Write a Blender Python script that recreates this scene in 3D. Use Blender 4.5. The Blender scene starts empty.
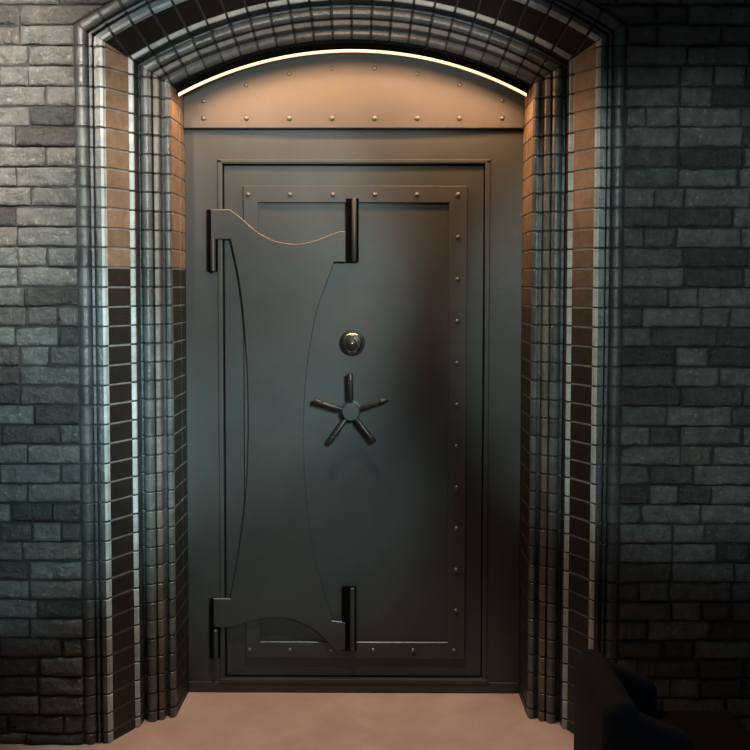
import bpy, bmesh, math, random
from mathutils import Vector, Matrix, noise
random.seed(7)
scene = bpy.context.scene
COL = scene.collection
PI = math.pi

# ------------------------------------------------------------------ helpers
def link(name, me, mats=(), parent=None):
    o = bpy.data.objects.new(name, me)
    COL.objects.link(o)
    for m in mats:
        me.materials.append(m)
    if parent:
        o.parent = parent
        o.matrix_parent_inverse = parent.matrix_world.inverted()
    return o

def from_bm(name, bm, mats, parent=None, smooth=None, normals=True):
    if normals:
        bmesh.ops.recalc_face_normals(bm, faces=bm.faces)
    me = bpy.data.meshes.new(name)
    if smooth is not None:
        for f in bm.faces: f.smooth = f.calc_area() < 8e-4
        for e in bm.edges:
            if len(e.link_faces) == 2 and e.calc_face_angle(0) > smooth:
                e.smooth = False
    bm.to_mesh(me); bm.free()
    o = link(name, me, mats if isinstance(mats, (list, tuple)) else [mats])
    if parent:
        o.parent = parent
        o.location = -parent.location if parent.type == 'EMPTY' else (0, 0, 0)
    return o

def thing(name, label, cat, loc=(0, 0, 0), group=None):
    o = bpy.data.objects.new(name, None)
    COL.objects.link(o)
    o.location = loc; o.empty_display_size = .1
    tag(o, label, cat, group)
    return o

def tag(o, label=None, cat=None, group=None, kind=None):
    if label: o['label'] = label
    if cat: o['category'] = cat
    if group: o['group'] = group
    if kind: o['kind'] = kind
    return o

def box(bm, x0, x1, y0, y1, z0, z1, bev=0.0, seg=2, mi=0):
    r = bmesh.ops.create_cube(bm, size=1)
    vs = r['verts']
    for v in vs:
        v.co = Vector(((x0+x1)/2 + v.co.x*(x1-x0), (y0+y1)/2 + v.co.y*(y1-y0), (z0+z1)/2 + v.co.z*(z1-z0)))
    fs = list({f for v in vs for f in v.link_faces})
    for f in fs: f.material_index = mi
    if bev:
        es = list({e for v in vs for e in v.link_edges})
        bmesh.ops.bevel(bm, geom=es, offset=bev, segments=seg, affect='EDGES', profile=.5)

def prism(bm, pts, y0, y1, bev=0.0, seg=2, bmat=-1):
    """extrude an x,z outline from y0 (front) to y1 (back); bevel the front rim"""
    lo = [bm.verts.new((x, y0, z)) for x, z in pts]
    hi = [bm.verts.new((x, y1, z)) for x, z in pts]
    n = len(pts)
    front = bm.faces.new(lo); bm.faces.new(hi)
    for i in range(n):
        bm.faces.new((lo[i], lo[(i+1) % n], hi[(i+1) % n], hi[i]))
    if bev:
        bmesh.ops.bevel(bm, geom=list(front.edges), offset=bev, segments=seg, affect='EDGES', profile=.5, material=bmat)

def lathe(bm, prof, c, axis='y', n=24):
    """prof: (radius, height) list; axis y means height grows towards the viewer (-y)"""
    rings = []
    for r, h in prof:
        ring = []
        if r < 1e-6:
            ring = [bm.verts.new(_lp(0, 0, h, c, axis))]
        else:
            for k in range(n):
                a = 2*PI*k/n
                ring.append(bm.verts.new(_lp(r*math.cos(a), r*math.sin(a), h, c, axis)))
        rings.append(ring)
    for A, B in zip(rings, rings[1:]):
        for k in range(n):
            k2 = (k+1) % n
            if len(A) == 1 and len(B) == 1: continue
            if len(A) == 1: bm.faces.new((A[0], B[k], B[k2]))
            elif len(B) == 1: bm.faces.new((A[k], A[k2], B[0]))
            else: bm.faces.new((A[k], A[k2], B[k2], B[k]))
    if len(rings[0]) > 1: bm.faces.new(rings[0])
    if len(rings[-1]) > 1: bm.faces.new(rings[-1])

def _lp(a, b, h, c, axis):
    if axis == 'y': return (c[0]+a, c[1]-h, c[2]+b)
    return (c[0]+a, c[1]+b, c[2]+h)

# ------------------------------------------------------------------ materials
def nt(name):
    m = bpy.data.materials.new(name); m.use_nodes = True
    t = m.node_tree; b = t.nodes['Principled BSDF']
    return m, t, b

def N(t, kind, **kw):
    n = t.nodes.new(kind)
    for k, v in kw.items():
        if hasattr(n, k): setattr(n, k, v)
    return n

def noise_node(t, scale, detail=4, rough=.55):
    tc = N(t, 'ShaderNodeTexCoord'); n = N(t, 'ShaderNodeTexNoise')
    n.inputs['Scale'].default_value = scale
    n.inputs['Detail'].default_value = detail
    n.inputs['Roughness'].default_value = rough
    t.links.new(tc.outputs['Object'], n.inputs['Vector'])
    return n

def ramp(t, src, stops):
    r = N(t, 'ShaderNodeValToRGB')
    els = r.color_ramp.elements
    while len(els) < len(stops): els.new(.5)
    for e, (p, c) in zip(els, stops):
        e.position = p; e.color = (*c, 1)
    t.links.new(src, r.inputs['Fac'])
    return r

def metal(name, c, rough=.5, metallic=.55, var=.25, bump=.06):
    m, t, b = nt(name)
    n = noise_node(t, 3.5, 5)
    r = ramp(t, n.outputs['Fac'], [(.3, tuple(v*(1-var) for v in c)), (.7, tuple(v*(1+var) for v in c))])
    t.links.new(r.outputs['Color'], b.inputs['Base Color'])
    b.inputs['Metallic'].default_value = metallic
    n2 = noise_node(t, 60, 6)
    mr = N(t, 'ShaderNodeMapRange')
    mr.inputs['To Min'].default_value = rough-.06; mr.inputs['To Max'].default_value = rough+.1
    t.links.new(n2.outputs['Fac'], mr.inputs['Value']); t.links.new(mr.outputs['Result'], b.inputs['Roughness'])
    bp = N(t, 'ShaderNodeBump'); bp.inputs['Strength'].default_value = bump; bp.inputs['Distance'].default_value = .004
    t.links.new(n2.outputs['Fac'], bp.inputs['Height']); t.links.new(bp.outputs['Normal'], b.inputs['Normal'])
    return m

def brickmat(name, dark, light, rough=.5, bumpd=.004, bscale=55, spec=.5, tinted=True, glint_fleck=None):
    m, t, b = nt(name)
    n = noise_node(t, 22, 7, .65)
    r = ramp(t, n.outputs['Fac'], [(.32, dark), (.68, light)])
    out = r.outputs['Color']
    if glint_fleck:
        nf = noise_node(t, 60, 9, .75)
        rf = ramp(t, nf.outputs['Fac'], [(.56, (0, 0, 0)), (.66, (1, 1, 1))])
        mf = N(t, 'ShaderNodeMix'); mf.data_type = 'RGBA'
        t.links.new(rf.outputs['Color'], mf.inputs['Factor']); t.links.new(out, mf.inputs[6])
        mf.inputs[7].default_value = (*glint_fleck, 1); out = mf.outputs[2]  # pale flecks paint glints onto the rough brick
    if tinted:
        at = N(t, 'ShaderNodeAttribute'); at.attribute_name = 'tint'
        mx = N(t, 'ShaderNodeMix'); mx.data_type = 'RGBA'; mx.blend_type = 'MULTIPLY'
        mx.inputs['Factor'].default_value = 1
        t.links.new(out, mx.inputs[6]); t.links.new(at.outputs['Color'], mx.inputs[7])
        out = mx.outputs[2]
    t.links.new(out, b.inputs['Base Color'])
    b.inputs['Roughness'].default_value = rough
    b.inputs['Specular IOR Level'].default_value = spec
    n2 = noise_node(t, bscale, 8, .7)
    n3 = noise_node(t, bscale*.35, 3, .5)
    ad = N(t, 'ShaderNodeMath'); ad.operation = 'ADD'
    t.links.new(n2.outputs['Fac'], ad.inputs[0]); t.links.new(n3.outputs['Fac'], ad.inputs[1])
    bp = N(t, 'ShaderNodeBump'); bp.inputs['Strength'].default_value = .8; bp.inputs['Distance'].default_value = bumpd
    t.links.new(ad.outputs['Value'], bp.inputs['Height']); t.links.new(bp.outputs['Normal'], b.inputs['Normal'])
    return m

M_wall = brickmat('painted_brick', (.040, .043, .041), (.100, .100, .094),   .36, .020, 42, .6, True, (.21, .205, .19))
M_mort = brickmat('dark_mortar', (.012, .013, .0125), (.028, .030, .029), .8, .006, 90, .2, False)
M_dark = brickmat('dark_glazed_brick', (.025, .028, .028), (.06, .064, .062), .38, .0025, 60)
M_front_lit = brickmat('front_lit_brick_edge', (.27, .305, .30), (.45, .49, .475), .45, .003, 70)  # lighter grey puts the front light into the colour of front-facing facets
M_mid = brickmat('grey_rounded_brick', (.055, .061, .060), (.125, .13, .125), .30, .002, 50)
M_brown = brickmat('brown_brick_face', (.13, .085, .055), (.22, .150, .100), .55, .003, 80)
M_jm = brickmat('jamb_mortar', (.11, .112, .107), (.20, .20, .19), .75, .003, 90, .3, False)
M_jd = brickmat('dark_jamb_mortar', (.022, .024, .024), (.045, .047, .046), .8, .003, 90, .3, False)
ARCH = [M_dark, M_front_lit, M_mid, M_brown, brickmat('taupe_brick_strip', (.08, .066, .054), (.15, .125, .10), .4, .002, 60),
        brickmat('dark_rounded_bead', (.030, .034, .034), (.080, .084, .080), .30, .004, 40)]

M_door = metal('gunmetal_plate', (.045, .050, .048), .48, .35, .18)
M_frame = metal('gunmetal_frame', (.048, .051, .048), .5, .35, .18)
M_strap = metal('brushed_strap_plate', (.041, .045, .042), .46, .35, .15)
M_trans = metal('transom_metal', (.075, .066, .058), .55, .2, .15)
M_bord = metal('gunmetal_border', (.050, .052, .049), .5, .35, .18)
M_edge = metal('edge_highlight_steel', (.085, .087, .082), .4, .5, .2)  # bright edge highlight painted on the chamfers
M_riv = metal('rivet_steel', (.13, .13, .12), .38, .5, .2)
M_blk = metal('black_iron', (.030, .031, .030), .38, .5, .2)
M_shade_black = metal('shade_black', (.003, .003, .003), .8, .0, .1)  # matte black painted for the shade around the hinges
M_shade_black.node_tree.nodes['Principled BSDF'].inputs['Specular IOR Level'].default_value = 0
M_chr = metal('polished_steel', (.32, .32, .31), .18, 1.0, .1, .01)

m, t, b = nt('tan_floor')
n = noise_node(t, 4, 6, .6)
r = ramp(t, n.outputs['Fac'], [(.3, (.35, .230, .180)), (.7, (.46, .325, .265))])
t.links.new(r.outputs['Color'], b.inputs['Base Color']); b.inputs['Roughness'].default_value = .85
n2 = noise_node(t, 35, 8, .7)
bp = N(t, 'ShaderNodeBump'); bp.inputs['Strength'].default_value = .35; bp.inputs['Distance'].default_value = .006
t.links.new(n2.outputs['Fac'], bp.inputs['Height']); t.links.new(bp.outputs['Normal'], b.inputs['Normal'])
M_floor = m

m, t, b = nt('warm_led')
b.inputs['Base Color'].default_value = (1, .8, .5, 1)
b.inputs['Emission Color'].default_value = (1.0, .72, .40, 1)
b.inputs['Emission Strength'].default_value = LED = 1.15
nz = noise_node(t, 9, 2)
mr = N(t, 'ShaderNodeMapRange'); mr.inputs['From Min'].default_value = .3; mr.inputs['From Max'].default_value = .7
mr.inputs['To Min'].default_value = LED*.8; mr.inputs['To Max'].default_value = LED*1.2
t.links.new(nz.outputs['Fac'], mr.inputs['Value']); t.links.new(mr.outputs['Result'], b.inputs['Emission Strength'])
M_led = m

def fabric(name, c):
    m, t, b = nt(name)
    n = noise_node(t, 250, 3)
    r = ramp(t, n.outputs['Fac'], [(.3, tuple(v*.7 for v in c)), (.7, tuple(v*1.3 for v in c))])
    t.links.new(r.outputs['Color'], b.inputs['Base Color'])
    b.inputs['Roughness'].default_value = .85
    b.inputs['Specular IOR Level'].default_value = .15
    return m
M_fab = fabric('dark_blue_black_fabric', (.014, .019, .027))
M_fab2 = fabric('black_fabric', (.006, .006, .007))

# ------------------------------------------------------------------ geometry constants (metres)
HW = .6                       # half width of the door frame
R0, ZC = 1.275, 1.025         # inner arch radius and the height of its centre
PITCH, JOINT = .0627, .0055   # brick course
Z_REF = 1.4775
def RA(a): return R0 + (a-HW)
def zmit(a): return ZC + math.sqrt(RA(a)**2 - a*a)

# ------------------------------------------------------------------ brick wall
def add_brick(bm, lay, x0, x1, z0, z1, y, tint, fine, near=0):
    """rough brick: gridded, worn front face and a skirt going back"""
    step = .009 if fine else .03
    nx = max(2, int((x1-x0)/step)); nz = max(2, int((z1-z0)/(.0075 if fine else .025)))
    seed = Vector((random.uniform(-50, 50), random.uniform(-50, 50), random.uniform(-50, 50)))
    tiltx = random.uniform(-.004, .004); tiltz = random.uniform(-.002, .002); dy = random.uniform(-.003, .003)
    rag = random.random() < .35
    grid = []
    for j in range(nz+1):
        row = []
        v = j/nz
        for i in range(nx+1):
            u = i/nx
            z = z0+(z1-z0)*v
            xa, xb = x0, x1
            if near > 0: xa = min(x1-.006, xcut(z)+.002)
            if near < 0: xb = max(x0+.006, -xcut(z)-.002)
            x = xa+(xb-xa)*u
            n1 = noise.noise(Vector((x*30, z*30, 0))+seed)
            n2 = noise.noise(Vector((x*9, z*14, 5))+seed)
            n3 = noise.noise(Vector((x*95, z*95, 9))+seed)
            ex = min(x-xa, xb-x); ez = min(z-z0, z1-z)
            e = min(ex, ez)
            edge = -.005*max(0, 1-e/.0055)**2
            h = dy + tiltx*(u-.5)*2 + tiltz*(v-.5)*2 + (.0048 if fine else .003)*n2 + (.0045 if rag else .0024)*n1 + .0009*n3 + edge
            if rag and n1 > .28: h -= .006*(n1-.28)/.3
            wob = .0030*noise.noise(Vector((x*22, z*22, 20))+seed)
            if i in (0, nx): x += wob
            if j in (0, nz): z += wob
            row.append(bm.verts.new((x, y - h, z)))
        grid.append(row)
    fs = []
    for j in range(nz):
        for i in range(nx):
            fs.append(bm.faces.new((grid[j][i], grid[j][i+1], grid[j+1][i+1], grid[j+1][i])))
    loop = grid[0][:] + [grid[j][-1] for j in range(1, nz+1)] + grid[-1][-2::-1] + [grid[j][0] for j in range(nz-1, 0, -1)]
    back = [bm.verts.new((p.co.x, y+.022, p.co.z)) for p in loop]
    for k in range(len(loop)):
        k2 = (k+1) % len(loop)
        fs.append(bm.faces.new((loop[k2], loop[k], back[k], back[k2])))
    for f in fs:
        f.smooth = True
        for l in f.loops: l[lay] = (*tint, 1)

WALLY = -.450
WX = 2.6
def xcut(z):
    """where the wall bricks stop beside the arch surround at height z"""
    a = .860
    if z < zmit(a)-.0: return a
    d = RA(a)**2 - (z-ZC)**2
    return math.sqrt(d) if d > 0 else 0

def wall_bricks():
    bm = bmesh.new(); lay = bm.loops.layers.color.new('tint')
    k0 = math.floor((0-Z_REF)/PITCH)
    for k in range(k0, 26):
        z0 = Z_REF + k*PITCH + JOINT/2; z1 = z0 + PITCH - JOINT*.95
        if z1 < .02: continue
        z0 = max(z0, .001)
        if z0 > 2.98: break
        for s in (-1, 1):
            cut = max(xcut(z0), xcut(z1))
            x = cut + .002
            first = True
            while x < WX:
                q = random.random()
                L = .188 if q < .52 else (.092 if q < .85 else .135)
                L *= random.uniform(.93, 1.07)
                nr = s if first else 0
                if first:
                    L = random.choice([.185, .09, .14, .06, .165]); first = False
                x1 = min(x+L, WX)
                if x1-x < .03: x1 = WX; break
                base = random.uniform(.50, 1.25)
                if random.random() < .12: base *= 1.3
                wt = random.uniform(-.03, .05)
                tint = (min(1, base*(1+wt)), min(1, base), min(1, base*(1-wt*.5)))
                a0, a1 = (x, x1) if s > 0 else (-x1, -x)
                add_brick(bm, lay, a0, a1, z0+random.uniform(-.001, .001), z1+random.uniform(-.001, .001), WALLY, tint, x < 1.45, nr)
                x = x1 + JOINT*random.uniform(.8, 1.2)
    return bm
wb = from_bm('wall_back', wall_bricks(), M_wall, normals=False)
tag(wb, 'dark painted rough brick wall around the arched doorway', kind='structure')

# mortar bed behind the bricks (thick slab with the arched hole)
def mortar_slab():
    bm = bmesh.new()
    a = .852
    pts = [(-a, -.02)]
    zi = zmit(a)
    t0 = math.atan2(zi-ZC, a)
    pts.append((-a, zi))
    nseg = 40
    for i in range(1, nseg):
        th = PI - t0 - (PI-2*t0)*i/nseg
        pts.append((RA(a)*math.cos(th), ZC+RA(a)*math.sin(th)))
    pts += [(a, zi), (a, -.02)]
    outer = [(WX, -.02), (WX, 3.0)] + [(p[0]*1.0, 3.0) for p in reversed(pts[1:-1])] + [(-WX, 3.0), (-WX, -.02)]
    # strips: left pier, right pier, above arch
    y0, y1 = WALLY+.0085, WALLY+.30
    def quadstrip(A, B):
        for (p, q, r_, s_) in zip(A, A[1:], B, B[1:]):
            for y in (y0, y1):
                bm.faces.new([bm.verts.new((c[0], y, c[1])) for c in (p, q, s_, r_)])
            bm.faces.new([bm.verts.new(c) for c in ((p[0], y0, p[1]), (q[0], y0, q[1]), (q[0], y1, q[1]), (p[0], y1, p[1]))])
    inn = pts[1:-1]
    quadstrip(inn, [(p[0], 3.0) for p in inn])
    quadstrip([(-a, -.02), (-a, zi), (-a, 3.0)], [(-WX, -.02), (-WX, zi), (-WX, 3.0)])
    quadstrip([(a, -.02), (a, zi), (a, 3.0)], [(WX, -.02), (WX, zi), (WX, 3.0)])
    bmesh.ops.remove_doubles(bm, verts=bm.verts, dist=1e-5)
    return bm
mo = from_bm('mortar_bed', mortar_slab(), M_mort, wb)

# ------------------------------------------------------------------ moulded brick surround (jambs + arch)
# cross-section: (a = sideways distance, d = distance forward of the door plane); m = material of the facet that starts there
def arcp(ca, cd, r, t0, t1, n):
    return [(ca + r*math.cos(math.radians(t0+(t1-t0)*i/n)), cd + r*math.sin(math.radians(t0+(t1-t0)*i/n))) for i in range(n+1)]
PROF = []
def seg(pts, mi):
    for p in pts: PROF.append((p[0], p[1], mi))
seg([(.600, -.06), (.6025, .074)], 3)
seg([(.607, .077), (.607, .083)], 0)
seg([(.6025, .086), (.6045, .212)], 3)
seg([(.6055, .222), (.610, .230)], 2)
seg([(.616, .233), (.622, .233)], 0)
seg([(.626, .214), (.637, .214)], 0)
seg([(.640, .246), (.643, .250)], 2)
seg([(.655, .254), (.658, .252)], 0)
seg([(.659, .232), (.662, .232)], 0)
seg(arcp(.680, .252, .0175, 170, 20, 8), 2)
seg([(.699, .240), (.707, .242)], 0)
seg([(.7085, .306), (.711, .3115)], 1)
seg([(.721, .3165)], 3)
seg([(.7225, .3185), (.7715, .416)], 3)
seg([(.7725, .418), (.7765, .431), (.784, .436)], 1)
seg([(.796, .438)], 0)
seg([(.799, .418), (.806, .419)], 0)
seg([(.808, .436), (.815, .438)], 0)
seg([(.817, .424), (.820, .424)], 0)
seg(arcp(.8415, .428, .0200, 172, 8, 10), 2)
seg([(.8625, .442), (.8625, .41)], 0)
# facet materials (index = facet start point)
def facet_mats():
    out = []
    for i in range(len(PROF)-1):
        (a0, d0, m0), (a1, d1, m1) = PROF[i], PROF[i+1]
        am = (a0+a1)/2; dm = (d0+d1)/2
        if dm < .213: mi = 3
        elif am < .6235: mi = 2
        elif am < .638: mi = 0
        elif am < .657: mi = 4
        elif am < .659: mi = 0
        elif am < .662: mi = 0
        elif am < .6985: mi = 2
        elif am < .7084: mi = 0
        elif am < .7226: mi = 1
        elif am < .7717: mi = 3
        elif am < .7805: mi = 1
        elif am < .7965: mi = 5
        elif am < .821: mi = 0
        elif am < .8618: mi = 5
        else: mi = 0
        out.append(mi)
    return out
FM = facet_mats()
def inset_prof(t):
    out = []
    n = len(PROF)
    for i in range(n):
        a, d, _ = PROF[i]
        p = PROF[max(0, i-1)]; q = PROF[min(n-1, i+1)]
        ta, td = q[0]-p[0], q[1]-p[1]
        L = math.hypot(ta, td) or 1
        # the brick body lies on the +a / -d side of the outline
        na, nd = td/L, -ta/L
        out.append((a+na*t, d+nd*t))
    return out
IN2, IN6 = inset_prof(.0016), inset_prof(.0055)
CORE = inset_prof(.0028)
BASEP = [(p[0], p[1]) for p in PROF]

def unit(bm, lay, place, t0, t1, ch, jit, tints):
    """one moulded brick of the surround between stations t0,t1 along the path"""
    st = [(t0, IN6), (t0, IN2), (t0+ch, BASEP), (t1-ch, BASEP), (t1, IN2), (t1, IN6)]
    rings = []
    for t, pr in st:
        rings.append([bm.verts.new(place(a, d+jit, t)) for a, d in pr])
    for A, B in zip(rings, rings[1:]):
        for i in range(len(A)-1):
            f = bm.faces.new((A[i], A[i+1], B[i+1], B[i]))
            f.material_index = FM[i]; f.smooth = False
            tn = tints[FM[i]]
            for l in f.loops: l[lay] = (*tn, 1)

def tintset(brown_shade=1.0):  # factor darkens the brown faces to stand in for shade
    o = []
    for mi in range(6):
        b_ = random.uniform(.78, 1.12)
        if mi == 3: b_ = random.uniform(.88, 1.05)*brown_shade
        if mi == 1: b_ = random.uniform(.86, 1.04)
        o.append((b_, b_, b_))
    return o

def jamb(side):
    bm = bmesh.new(); lay = bm.loops.layers.color.new('tint')
    def place(a, d, t):
        return (side*a, -d, min(t, zmit(a)-.0012))
    k = math.floor(-Z_REF/PITCH)
    while True:
        z0 = Z_REF + k*PITCH + JOINT/2 + random.uniform(-.0006, .0006); z1 = z0 + PITCH - JOINT
        k += 1
        if z1 < .01: continue
        if z0 > 2.30: break
        z0 = max(z0, 0)
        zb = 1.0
        if side < 0 and z0 < 1.53: zb = .22  # shade below the warm light's cutoff, put into the brick tint
        if side > 0: zb = min(1, max(.22, .22 + (z0-1.15)/.50*.70))  # same painted shade, fading in gradually downwards
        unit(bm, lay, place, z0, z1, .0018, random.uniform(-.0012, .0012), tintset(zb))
    bmesh.ops.dissolve_degenerate(bm, dist=1e-5, edges=bm.edges)
    return bm
def arch():
    bm = bmesh.new(); lay = bm.loops.layers.color.new('tint')
    th0 = math.acos(HW/R0)
    nun = 20
    stp = (PI-2*th0)/nun
    lim = [0]
    def place(a, d, t):
        R = RA(a); tm = math.acos(a/R) + .0012/R
        t = max(tm, min(PI-tm, t))
        return (R*math.cos(t), -d, ZC+R*math.sin(t))
    half = .0075/2/1.38
    for i in range(-3, nun+3):
        t0 = th0+i*stp+half; t1 = th0+(i+1)*stp-half
        unit(bm, lay, place, t0, t1, .0013, random.uniform(-.0012, .0012), tintset(.10))  # brown arch faces tinted nearly black as painted shade
    bmesh.ops.dissolve_degenerate(bm, dist=1e-5, edges=bm.edges)
    return bm
def core():
    bm = bmesh.new()
    def sweep(stations, place):
        rings = [[bm.verts.new(place(a, d, t)) for a, d in CORE] for t in stations]
        for A, B in zip(rings, rings[1:]):
            for i in range(len(A)-1): bm.faces.new((A[i], A[i+1], B[i+1], B[i])).material_index = 1 if (FM[i] == 3 and not arch_) else 0
    arch_ = False
    for s in (-1, 1):
        sweep([0, 3.0], lambda a, d, t: (s*a, -d, min(t, zmit(a)+.0005)))
    arch_ = True
    th0 = math.acos(HW/R0) - .12
    n = 60
    def pl(a, d, t):
        R = RA(a); tm = math.acos(min(1, a/R)); t = max(tm, min(PI-tm, t))
        return (R*math.cos(t), -d, ZC+R*math.sin(t))
    sweep([th0+(PI-2*th0)*i/n for i in range(n+1)], pl)
    return bm
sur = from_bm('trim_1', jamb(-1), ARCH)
tag(sur, 'left moulded brick jamb of the arched doorway with brown facets and edges painted as if front-lit', kind='structure')
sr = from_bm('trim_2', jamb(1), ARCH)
tag(sr, 'right moulded brick jamb of the arched doorway with brown facets and edges painted as if front-lit', kind='structure')
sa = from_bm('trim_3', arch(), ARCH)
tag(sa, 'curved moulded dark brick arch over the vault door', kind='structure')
sc_ = from_bm('trim_4', core(), [M_jd, M_jm])
tag(sc_, 'mortar of the moulded brick surround', kind='structure')

# ------------------------------------------------------------------ floor
bm = bmesh.new()
box(bm, -WX, WX, -5.2, .3, -.06, 0)
fl = from_bm('floor', bm, M_floor)
tag(fl, 'tan rough concrete floor in front of the vault door', kind='structure')

# ------------------------------------------------------------------ steel frame
FX0, FX1, FZ0, FZ1 = -.470, .470, .050, 1.918
fr = thing('door_frame', 'dark gunmetal steel frame around the vault door under the riveted transom', 'door frame', (0, 0, 0)); tag(fr, kind='structure')
bm = bmesh.new()
def lipbox(*a, **k): box(bm, *a, **k)
prism(bm, [(-.603, 0), (FX0, 0), (FX0, FZ1), (FX1, FZ1), (FX1, 0), (.603, 0), (.603, 2.036), (-.603, 2.036)], 0, .16, .003)
from_bm('frame_face', bm, M_frame, fr, .6)
bm = bmesh.new()  # rolled inner lip
for x0, x1, z0, z1 in ((FX0-.016, FX0+.001, .03, FZ1+.012), (FX1-.001, FX1+.016, .03, FZ1+.012), (FX0-.016, FX1+.016, FZ1-.001, FZ1+.014)):
    box(bm, x0, x1, -.004, .10, z0, z1, .0035, 3)
from_bm('inner_lip', bm, M_frame, fr, .6)
bm = bmesh.new()
box(bm, -.603, .603, -.006, .16, 0, .040, .004)
box(bm, -.49, .49, -.010, .1, .036, .052, .003)
from_bm('threshold', bm, M_frame, fr, .6)
bm = bmesh.new()
box(bm, -.60, .60, .10, .16, .04, 2.0)
from_bm('back_panel', bm, M_blk, fr)

# ------------------------------------------------------------------ transom
tr = thing('transom_panel', 'arched riveted metal transom panel above the door lit warm orange', 'transom', (0, 0, 2.037))
def segment_outline(zb, hw, R, n=48):
    zs = ZC + math.sqrt(R*R-hw*hw)
    a0 = math.atan2(zs-ZC, hw)
    pts = [(-hw, zb), (hw, zb)]
    for i in range(n+1):
        th = a0 + (PI-2*a0)*i/n
        pts.append((R*math.cos(th), ZC+R*math.sin(th)))
    return pts
bm = bmesh.new()
prism(bm, segment_outline(2.037, .601, R0+.002), -.026, .16, .003)
from_bm('plate', bm, M_trans, tr, .6)
def rivet(par, x, y, z, r=.0088, name='rivet', cache={}):
    key = (r,)
    if key not in cache:
        b2 = bmesh.new()
        prof = [(r*1.12, -.002), (r*1.08, .0008)]
        for i in range(0, 6):
            a = i/6*PI/2
            prof.append((r*math.cos(a), .001+r*.75*math.sin(a)))
        prof.append((0, .001+r*.75))
        lathe(b2, prof, (0, 0, 0), n=16)
        bmesh.ops.recalc_face_normals(b2, faces=b2.faces)
        for f in b2.faces: f.smooth = True
        me = bpy.data.meshes.new('rivet'); b2.to_mesh(me); b2.free(); me.materials.append(M_riv)
        cache[key] = me
    o = bpy.data.objects.new(name, cache[key]); COL.objects.link(o)
    o.parent = par; o.location = Vector((x, y, z)) - par.location
    return o
xs = [-.528, -.377, -.226, -.076, .0745, .2245, .373, .5225]
for i, x in enumerate(xs):
    rivet(tr, x, -.026, 2.072)
    rivet(tr, x, -.026, ZC + math.sqrt((R0-.053)**2 - x*x) + (-.0 if abs(x) < .5 else .004), .0075)

# ------------------------------------------------------------------ LED strip under the arch
led = thing('light_strip', 'glowing warm light strip following the underside of the brick arch', 'light strip', (0, -.17, 2.24))
def arc_band(bm, r0, r1, y0, y1, x_end=.598, n=64):
    st = []
    for i in range(n+1):
        def pt(R, y):
            a0 = math.acos(x_end/R); th = a0 + (PI-2*a0)*i/n
            return bm.verts.new((R*math.cos(th), y, ZC+R*math.sin(th)))
        st.append([pt(r1, y0), pt(r1, y1), pt(r0, y1), pt(r0, y0)])
    for A, B in zip(st, st[1:]):
        for k in range(4): bm.faces.new((A[k], A[(k+1) % 4], B[(k+1) % 4], B[k]))
    bm.faces.new(st[0]); bm.faces.new(st[-1])
bm = bmesh.new(); arc_band(bm, R0-.0300, R0-.0225, -.179, -.167, .588)
from_bm('diffuser', bm, M_led, led, .6)
bm = bmesh.new(); arc_band(bm, R0-.022, R0-.0005, -.182, -.160, .594); arc_band(bm, R0-.027, R0-.0215, -.1665, -.160, .594)
from_bm('channel', bm, M_shade_black, led, .6)

# ------------------------------------------------------------------ vault door leaf
vd = thing('vault_door', 'closed dark gunmetal vault door with five-spoke handle, dial lock and curved hinge plate', 'door', (0, 0, .052)); tag(vd, kind='thing')
LY = .012      # front face of the leaf
bm = bmesh.new()
box(bm, FX0+.005, FX1-.004, LY, .10, .056, 1.911, .004)
from_bm('leaf', bm, M_door, vd, .6)
bm = bmesh.new()
SX0, SX1, SZ0, SZ1 = -.394, .405, .125, 1.838
T = .058
y0, y1 = LY-.0115, LY+.001
outer = [(SX0, SZ0), (SX1, SZ0), (SX1, SZ1), (SX0, SZ1)]
inner = [(SX0+.053, SZ0+.062), (SX1-T-.005, SZ0+.062), (SX1-T-.005, SZ1-.06), (SX0+.053, SZ1-.06)]
cb = .0022
def shr(pts, t):
    return [(x + (t if k in (0, 3) else -t), z + (t if k in (0, 1) else -t)) for k, (x, z) in enumerate(pts)]
rings = [(outer, y1), (outer, y0+cb), (shr(outer, cb), y0), (shr(inner, -cb), y0), (inner, y0+cb), (inner, y1)]
rv = [[bm.verts.new((x, y, z)) for x, z in pts] for pts, y in rings]
for q in range(5):
    for i in range(4):
        k2 = (i+1) % 4
        bm.faces.new((rv[q][i], rv[q][k2], rv[q+1][k2], rv[q+1][i])).material_index = 1 if q in (1, 3) else 0
from_bm('riveted_border', bm, [M_bord, M_edge], vd, .6)
ry = y0
for x in (-.3765, -.2267, -.0735, .076, .2254, .3712): rivet(vd, x, ry, 1.8065, .0082)
z = 1.8065 - .1503
for i in range(10):
    rivet(vd, .372, ry, z, .0078); z -= .1503
for x in (-.232, -.082, .071, .2167, .366): rivet(vd, x, ry, .156, .0078)
rivet(vd, -.379, ry, .156, .0078)

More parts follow.
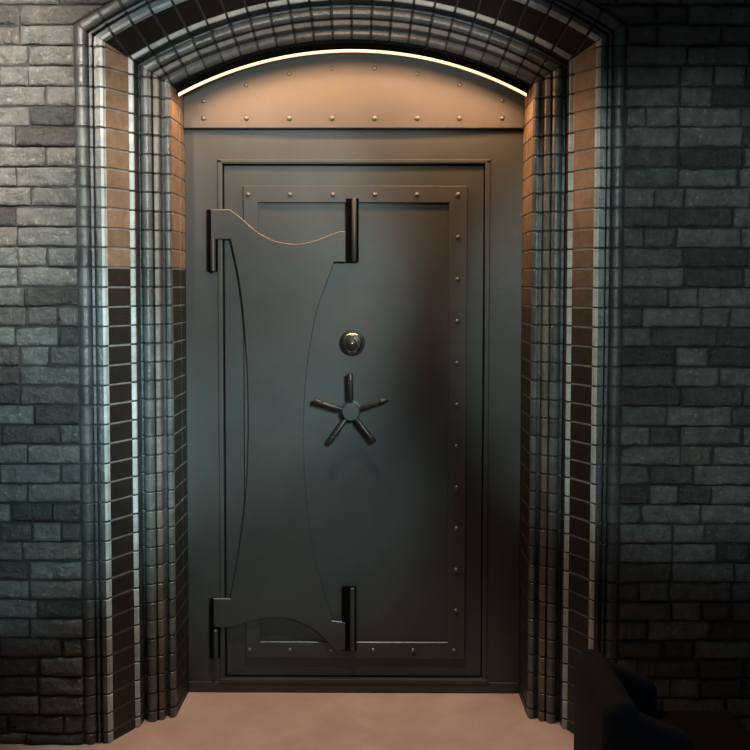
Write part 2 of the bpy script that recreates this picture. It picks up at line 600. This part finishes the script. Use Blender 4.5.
# curved hinge plate
def chamfer_plate(bm, pts, y0, y1, ch):
    P = [Vector(p) for p in pts]
    P = [p for i, p in enumerate(P) if (p-P[i-1]).length > 1e-4]
    n = len(P)
    area = sum(P[i].x*P[(i+1) % n].y-P[(i+1) % n].x*P[i].y for i in range(n))
    sg = 1 if area > 0 else -1
    ins = []
    for i in range(n):
        a = (P[i]-P[i-1]).normalized(); b_ = (P[(i+1) % n]-P[i]).normalized()
        na = Vector((-a.y, a.x))*sg; nb = Vector((-b_.y, b_.x))*sg
        m_ = (na+nb); m_ = m_.normalized() if m_.length > .1 else na
        ins.append(P[i] + m_*ch/max(.5, m_.dot(na)))
    A = [bm.verts.new((p.x, y1, p.y)) for p in P]
    B = [bm.verts.new((p.x, y0+ch*.9, p.y)) for p in P]
    Cc = [bm.verts.new((p.x, y0, p.y)) for p in ins]
    bm.faces.new(A); bm.faces.new(Cc)
    for i in range(n):
        j = (i+1) % n
        bm.faces.new((A[i], A[j], B[j], B[i]))
        bm.faces.new((B[i], B[j], Cc[j], Cc[i])).material_index = 1
Rr = [(-.4400, 1.7529), (-.4013, 1.7248), (-.359, 1.6861), (-.313, 1.6562), (-.26, 1.6368), (-.1962, 1.6316), (-.136, 1.644), (-.0829, 1.6645), (-.050, 1.6759),
      (-.028, 1.6759), (-.028, 1.5665), (-.0688, 1.5665), (-.0986, 1.485), (-.1293, 1.4), (-.1508, 1.2931), (-.1689, 1.1646), (-.1781, 1.0392), (-.1801, .9314),
      (-.175, .7872), (-.1628, .6424), (-.1429, .497), (-.1128, .3839), (-.0783, .270), (-.028, .264), (-.028, .1606), (-.066, .1606),
      (-.088, .185), (-.125, .222), (-.17, .253), (-.2266, .274), (-.285, .279), (-.335, .274), (-.385, .262), (-.4400, .243)]
Rl = [(-.5085, .243), (-.5085, .350), (-.4463, .350), (-.4195, .4961), (-.3982, .6417), (-.3848, .7866), (-.3785, .9669), (-.3795, 1.1284), (-.3876, 1.2892), (-.3993, 1.4314),
      (-.4164, 1.5448), (-.4385, 1.6472), (-.5085, 1.6472), (-.5085, 1.7529)]
def smooth_outline(pts, sharp):
    """Catmull-Rom through the soft stretches of an outline"""
    n = len(pts); out = []
    for i in range(n):
        p0, p1, p2, p3 = (Vector(pts[(i+k-1) % n]) for k in range(4))
        if (i in sharp and (i+1) % n in sharp):
            out.append(tuple(p1)); continue
        if i in sharp: p0 = p1*2-p2 if False else p1
        if (i+1) % n in sharp: p3 = p2
        for s in range(4):
            t = s/4
            q = .5*((2*p1)+(p2-p0)*t+(2*p0-5*p1+4*p2-p3)*t*t+(3*p1-p0-3*p2+p3)*t**3)
            out.append((q.x, q.y))
    return out
PL = Rr + Rl
sharp = {0, 8, 9, 10, 11, 22, 23, 24, 25, 33, 34, 35, 36, 45, 46, 47}
outl = smooth_outline(PL, sharp)
bm = bmesh.new(); chamfer_plate(bm, outl, -.0125, .001, .0028)
hp = from_bm('hinge_plate', bm, [M_strap, M_edge], vd, .6)
# hinge knuckles: a rod, its leaf and a black plate standing in for shade at the hinge
def knuckle(x, z0, z1, r, y, pocket_shade):
    bm = bmesh.new()
    lathe(bm, [(r*.6, z0-.004), (r, z0), (r, z1), (r*.6, z1+.004)], (x, y, 0), 'z', 20)
    k = from_bm('hinge_barrel', bm, M_strap, vd, .7)
    bm = bmesh.new()
    box(bm, pocket_shade[0], pocket_shade[1], pocket_shade[2], pocket_shade[3], z0-.004, z1+.004, .001)
    from_bm('hinge_pocket_shade', bm, M_shade_black, k)
knuckle(.0020, 1.572, 1.788, .0085, -.012, (-.026, .018, -.012, .004))
knuckle(-.0035, .163, .388, .0095, -.012, (-.042, .010, -.012, .004))
knuckle(-.4985, 1.536, 1.645, .0090, -.026, (-.521, -.486, -.004, .002))
knuckle(-.4985, .132, .236, .0090, -.026, (-.521, -.486, -.004, .002))
for z0, z1 in ((1.535, 1.752), (.130, .350)):
    bm = bmesh.new()
    box(bm, -.520, -.5080, -.020, .001, z0, z1, .001)
    from_bm('hinge_slot_shade', bm, M_shade_black, vd)  # raised black bar stands in for the shade of a slot

# dial lock
dl_c = (-.0055, LY, 1.277)
bm = bmesh.new()
lathe(bm, [(.046, -.002), (.046, .006), (.0435, .010), (.041, .011), (.0395, .0085)], dl_c, n=48)
dial = from_bm('dial_lock', bm, M_blk, vd, .6)
bm = bmesh.new()
lathe(bm, [(.0385, .006), (.038, .013), (.030, .022), (.028, .0225)], dl_c, n=48)
for k in range(48):
    a = 2*PI*k/48
    ca, sa2 = math.cos(a), math.sin(a)
    L = .004 if k % 4 else .0065
from_bm('dial_ring', bm, M_chr, dial, .6)
bm = bmesh.new()
lathe(bm, [(.0265, .015), (.0265, .030), (.0235, .0345), (.018, .036), (.0165, .0425), (.012, .046), (0, .0475)], dl_c, n=40)
from_bm('dial_knob', bm, M_blk, dial, .6)
bm = bmesh.new()
lathe(bm, [(.0065, .044), (.006, .0485), (.003, .0505), (0, .051)], dl_c, n=16)
from_bm('dial_cap', bm, M_chr, dial)

# five-spoke handle
hc = Vector((-.0085, LY, 1.034))
bm = bmesh.new()
lathe(bm, [(.036, -.002), (.036, .006), (.024, .010), (.020, .012), (.020, .036), (.030, .038), (.0315, .042), (.0315, .060), (.029, .0635), (0, .0645)], hc, n=48)
hw_ = from_bm('spoke_handle', bm, M_strap, vd, .6)
def rod(bm, p, q, prof, n=16):
    ax = (q-p).normalized(); u = ax.orthogonal().normalized(); w = ax.cross(u); L = (q-p).length
    rings = []
    for t_, r_ in prof:
        c = p + ax*(t_*L)
        rings.append([bm.verts.new(c + (u*math.cos(2*PI*k/n)+w*math.sin(2*PI*k/n))*r_) for k in range(n)])
    for A, B in zip(rings, rings[1:]):
        for k in range(n): bm.faces.new((A[k], A[(k+1) % n], B[(k+1) % n], B[k]))
    bm.faces.new(rings[0]); bm.faces.new(rings[-1])
for k in range(5):
    a = math.radians(90+72*k+1.2)
    dv = Vector((math.cos(a), 0, math.sin(a)))
    p = hc + Vector((0, -.050, 0)) + dv*.020
    q = hc + Vector((0, -.050, 0)) + dv*.139
    bm = bmesh.new()
    rod(bm, p, q, [(0, .0075), (.16, .0075), (.20, .0098), (.70, .0106), (.72, .0088), (.75, .0088), (.77, .0110), (.97, .0105), (1, .008)])
    from_bm('spoke', bm, M_blk, hw_, .6)

# ------------------------------------------------------------------ dark low chair in the lower right shadow
ch = thing('upholstered_chair', 'near black low upholstered chair in deep shadow at the foot of the right brick wall', 'chair', (.80, -1.15, 0))
def soft(name, x0, x1, y0, y1, z0, z1, bev, parent=ch, shear=0.0):
    bm = bmesh.new(); box(bm, x0, x1, y0, y1, z0, z1, bev, 5)
    for v in bm.verts:
        if shear: v.co.z -= shear*max(0, v.co.x-x0)*(1 if v.co.z > (z0+z1)/2 else 0)
    return from_bm(name, bm, M_fab2 if name == 'seat' else M_fab, parent, 1.0)
soft('backrest', .615, .705, -1.40, -.98, .10, .520, .042)
soft('arm', .640, .835, -1.40, -1.32, .10, .515, .030, shear=.42)
soft('arm', .640, .835, -1.05, -.98, .10, .515, .030, shear=.42)
soft('seat', .66, 1.05, -1.36, -1.0, .12, .36, .035)
for x in (.66, 1.0):
    for y in (-1.35, -1.03):
        bm = bmesh.new(); rod(bm, Vector((x, y, .13)), Vector((x, y, 0)), [(0, .02), (1, .012)])
        from_bm('leg', bm, M_blk, ch, .6)

# ------------------------------------------------------------------ lights
def area(name, loc, target, size, power, color, spread=180, sy=None):
    L = bpy.data.lights.new(name, 'AREA'); L.size = size; L.energy = power; L.color = color
    if sy: L.shape = 'RECTANGLE'; L.size_y = sy
    L.spread = math.radians(spread)
    o = bpy.data.objects.new(name, L); COL.objects.link(o); o.location = loc
    o.rotation_euler = (Vector(target)-Vector(loc)).to_track_quat('-Z', 'Y').to_euler()
    return o
def spot(name, loc, target, power, color, ang, blend=.6, r=.1):
    L = bpy.data.lights.new(name, 'SPOT'); L.energy = power; L.color = color
    L.spot_size = math.radians(ang); L.spot_blend = blend; L.shadow_soft_size = r
    o = bpy.data.objects.new(name, L); COL.objects.link(o); o.location = loc
    o.rotation_euler = (Vector(target)-Vector(loc)).to_track_quat('-Z', 'Y').to_euler()
    return o
# warm lamps of the light strip, following the arch and shining down
n_l = 12
th0 = math.acos(.572/(R0-.035))
for i in range(n_l):
    th = th0 + (PI-2*th0)*(i+.5)/n_l
    c = Vector((math.cos(th), 0, math.sin(th)))
    p = Vector((0, -.173, ZC)) + c*(R0-.033)
    L = bpy.data.lights.new('strip_lamp', 'AREA'); L.shape = 'RECTANGLE'
    L.size = (PI-2*th0)*(R0-.02)/n_l; L.size_y = .010; L.energy = 1.12; L.color = (1.0, .54, .27)
    o = bpy.data.objects.new('strip_lamp', L); COL.objects.link(o)
    z = c; y = Vector((0, 1, 0)); x = y.cross(z)
    o.matrix_world = Matrix(((x.x, y.x, z.x, p.x), (x.y, y.y, z.y, p.y), (x.z, y.z, z.z, p.z), (0, 0, 0, 1)))
spot('warm_fill_spot', (0, -1.25, 2.62), (0, 0, 2.16), 29, (1.0, .60, .36), 70, .50, .03)  # unseen fill kept to warm the frame, door top and wide faces
spot('left_wall_wash', (-1.0, -2.3, 2.9), (-1.35, -.45, 2.08), 1000, (1.0, .90, .78), 44, 1.0, .10)
spot('cool_key', (1.0, -3.7, 2.35), (-.60, 0, 1.42), 600, (.80, .97, .98), 25, .70, .08)
spot('cool_low_left', (.2, -3.6, 1.9), (-1.12, -.3, .98), 400, (.62, .96, 1.0), 22, .6, .10)  # this and the next three are unseen fills added for single zones
spot('cool_low_door', (.8, -3.6, 1.9), (-.30, 0, .70), 230, (.64, .96, 1.0), 20, .9, .10)
spot('cool_front_right', (.3, -3.6, 2.2), (1.12, -.3, 1.36), 215, (.80, 1.0, .97), 28, .5, .08)
spot('cool_arch', (-.4, -3.6, 1.5), (-.1, -.3, 2.52), 220, (.72, .95, 1.0), 26, .6, .08)
spot('floor_fill_spot', (-.12, -.85, 2.9), (-.14, -.60, 0), 150, (1.0, .92, .82), 42, .5, .05)  # unseen spot added to brighten the floor alone

w = bpy.data.worlds.new('world'); scene.world = w; w.use_nodes = True
bg = w.node_tree.nodes['Background']
bg.inputs['Color'].default_value = (.80, .95, 1.0, 1); bg.inputs['Strength'].default_value = .07

# ------------------------------------------------------------------ camera
cx, cy, cz, yaw, pit, rol, F = .1016, -3.7721, 1.486, -.0066, -.0534, .0014, 1053.714
fwd = Vector((math.sin(yaw)*math.cos(pit), math.cos(yaw)*math.cos(pit), math.sin(pit)))
rt = Vector((math.cos(yaw), -math.sin(yaw), 0)); up = rt.cross(fwd)
r2 = rt*math.cos(rol)+up*math.sin(rol); u2 = -rt*math.sin(rol)+up*math.cos(rol)
cam = bpy.data.cameras.new('camera'); co = bpy.data.objects.new('camera', cam); COL.objects.link(co)
co.matrix_world = Matrix(((r2.x, u2.x, -fwd.x, cx), (r2.y, u2.y, -fwd.y, cy), (r2.z, u2.z, -fwd.z, cz), (0, 0, 0, 1)))
cam.sensor_fit = 'HORIZONTAL'; cam.sensor_width = 36; cam.lens = F/750*36
cam.shift_y = -33.88/750
scene.camera = co
scene.view_settings.view_transform = 'Standard'
scene.view_settings.look = 'None'
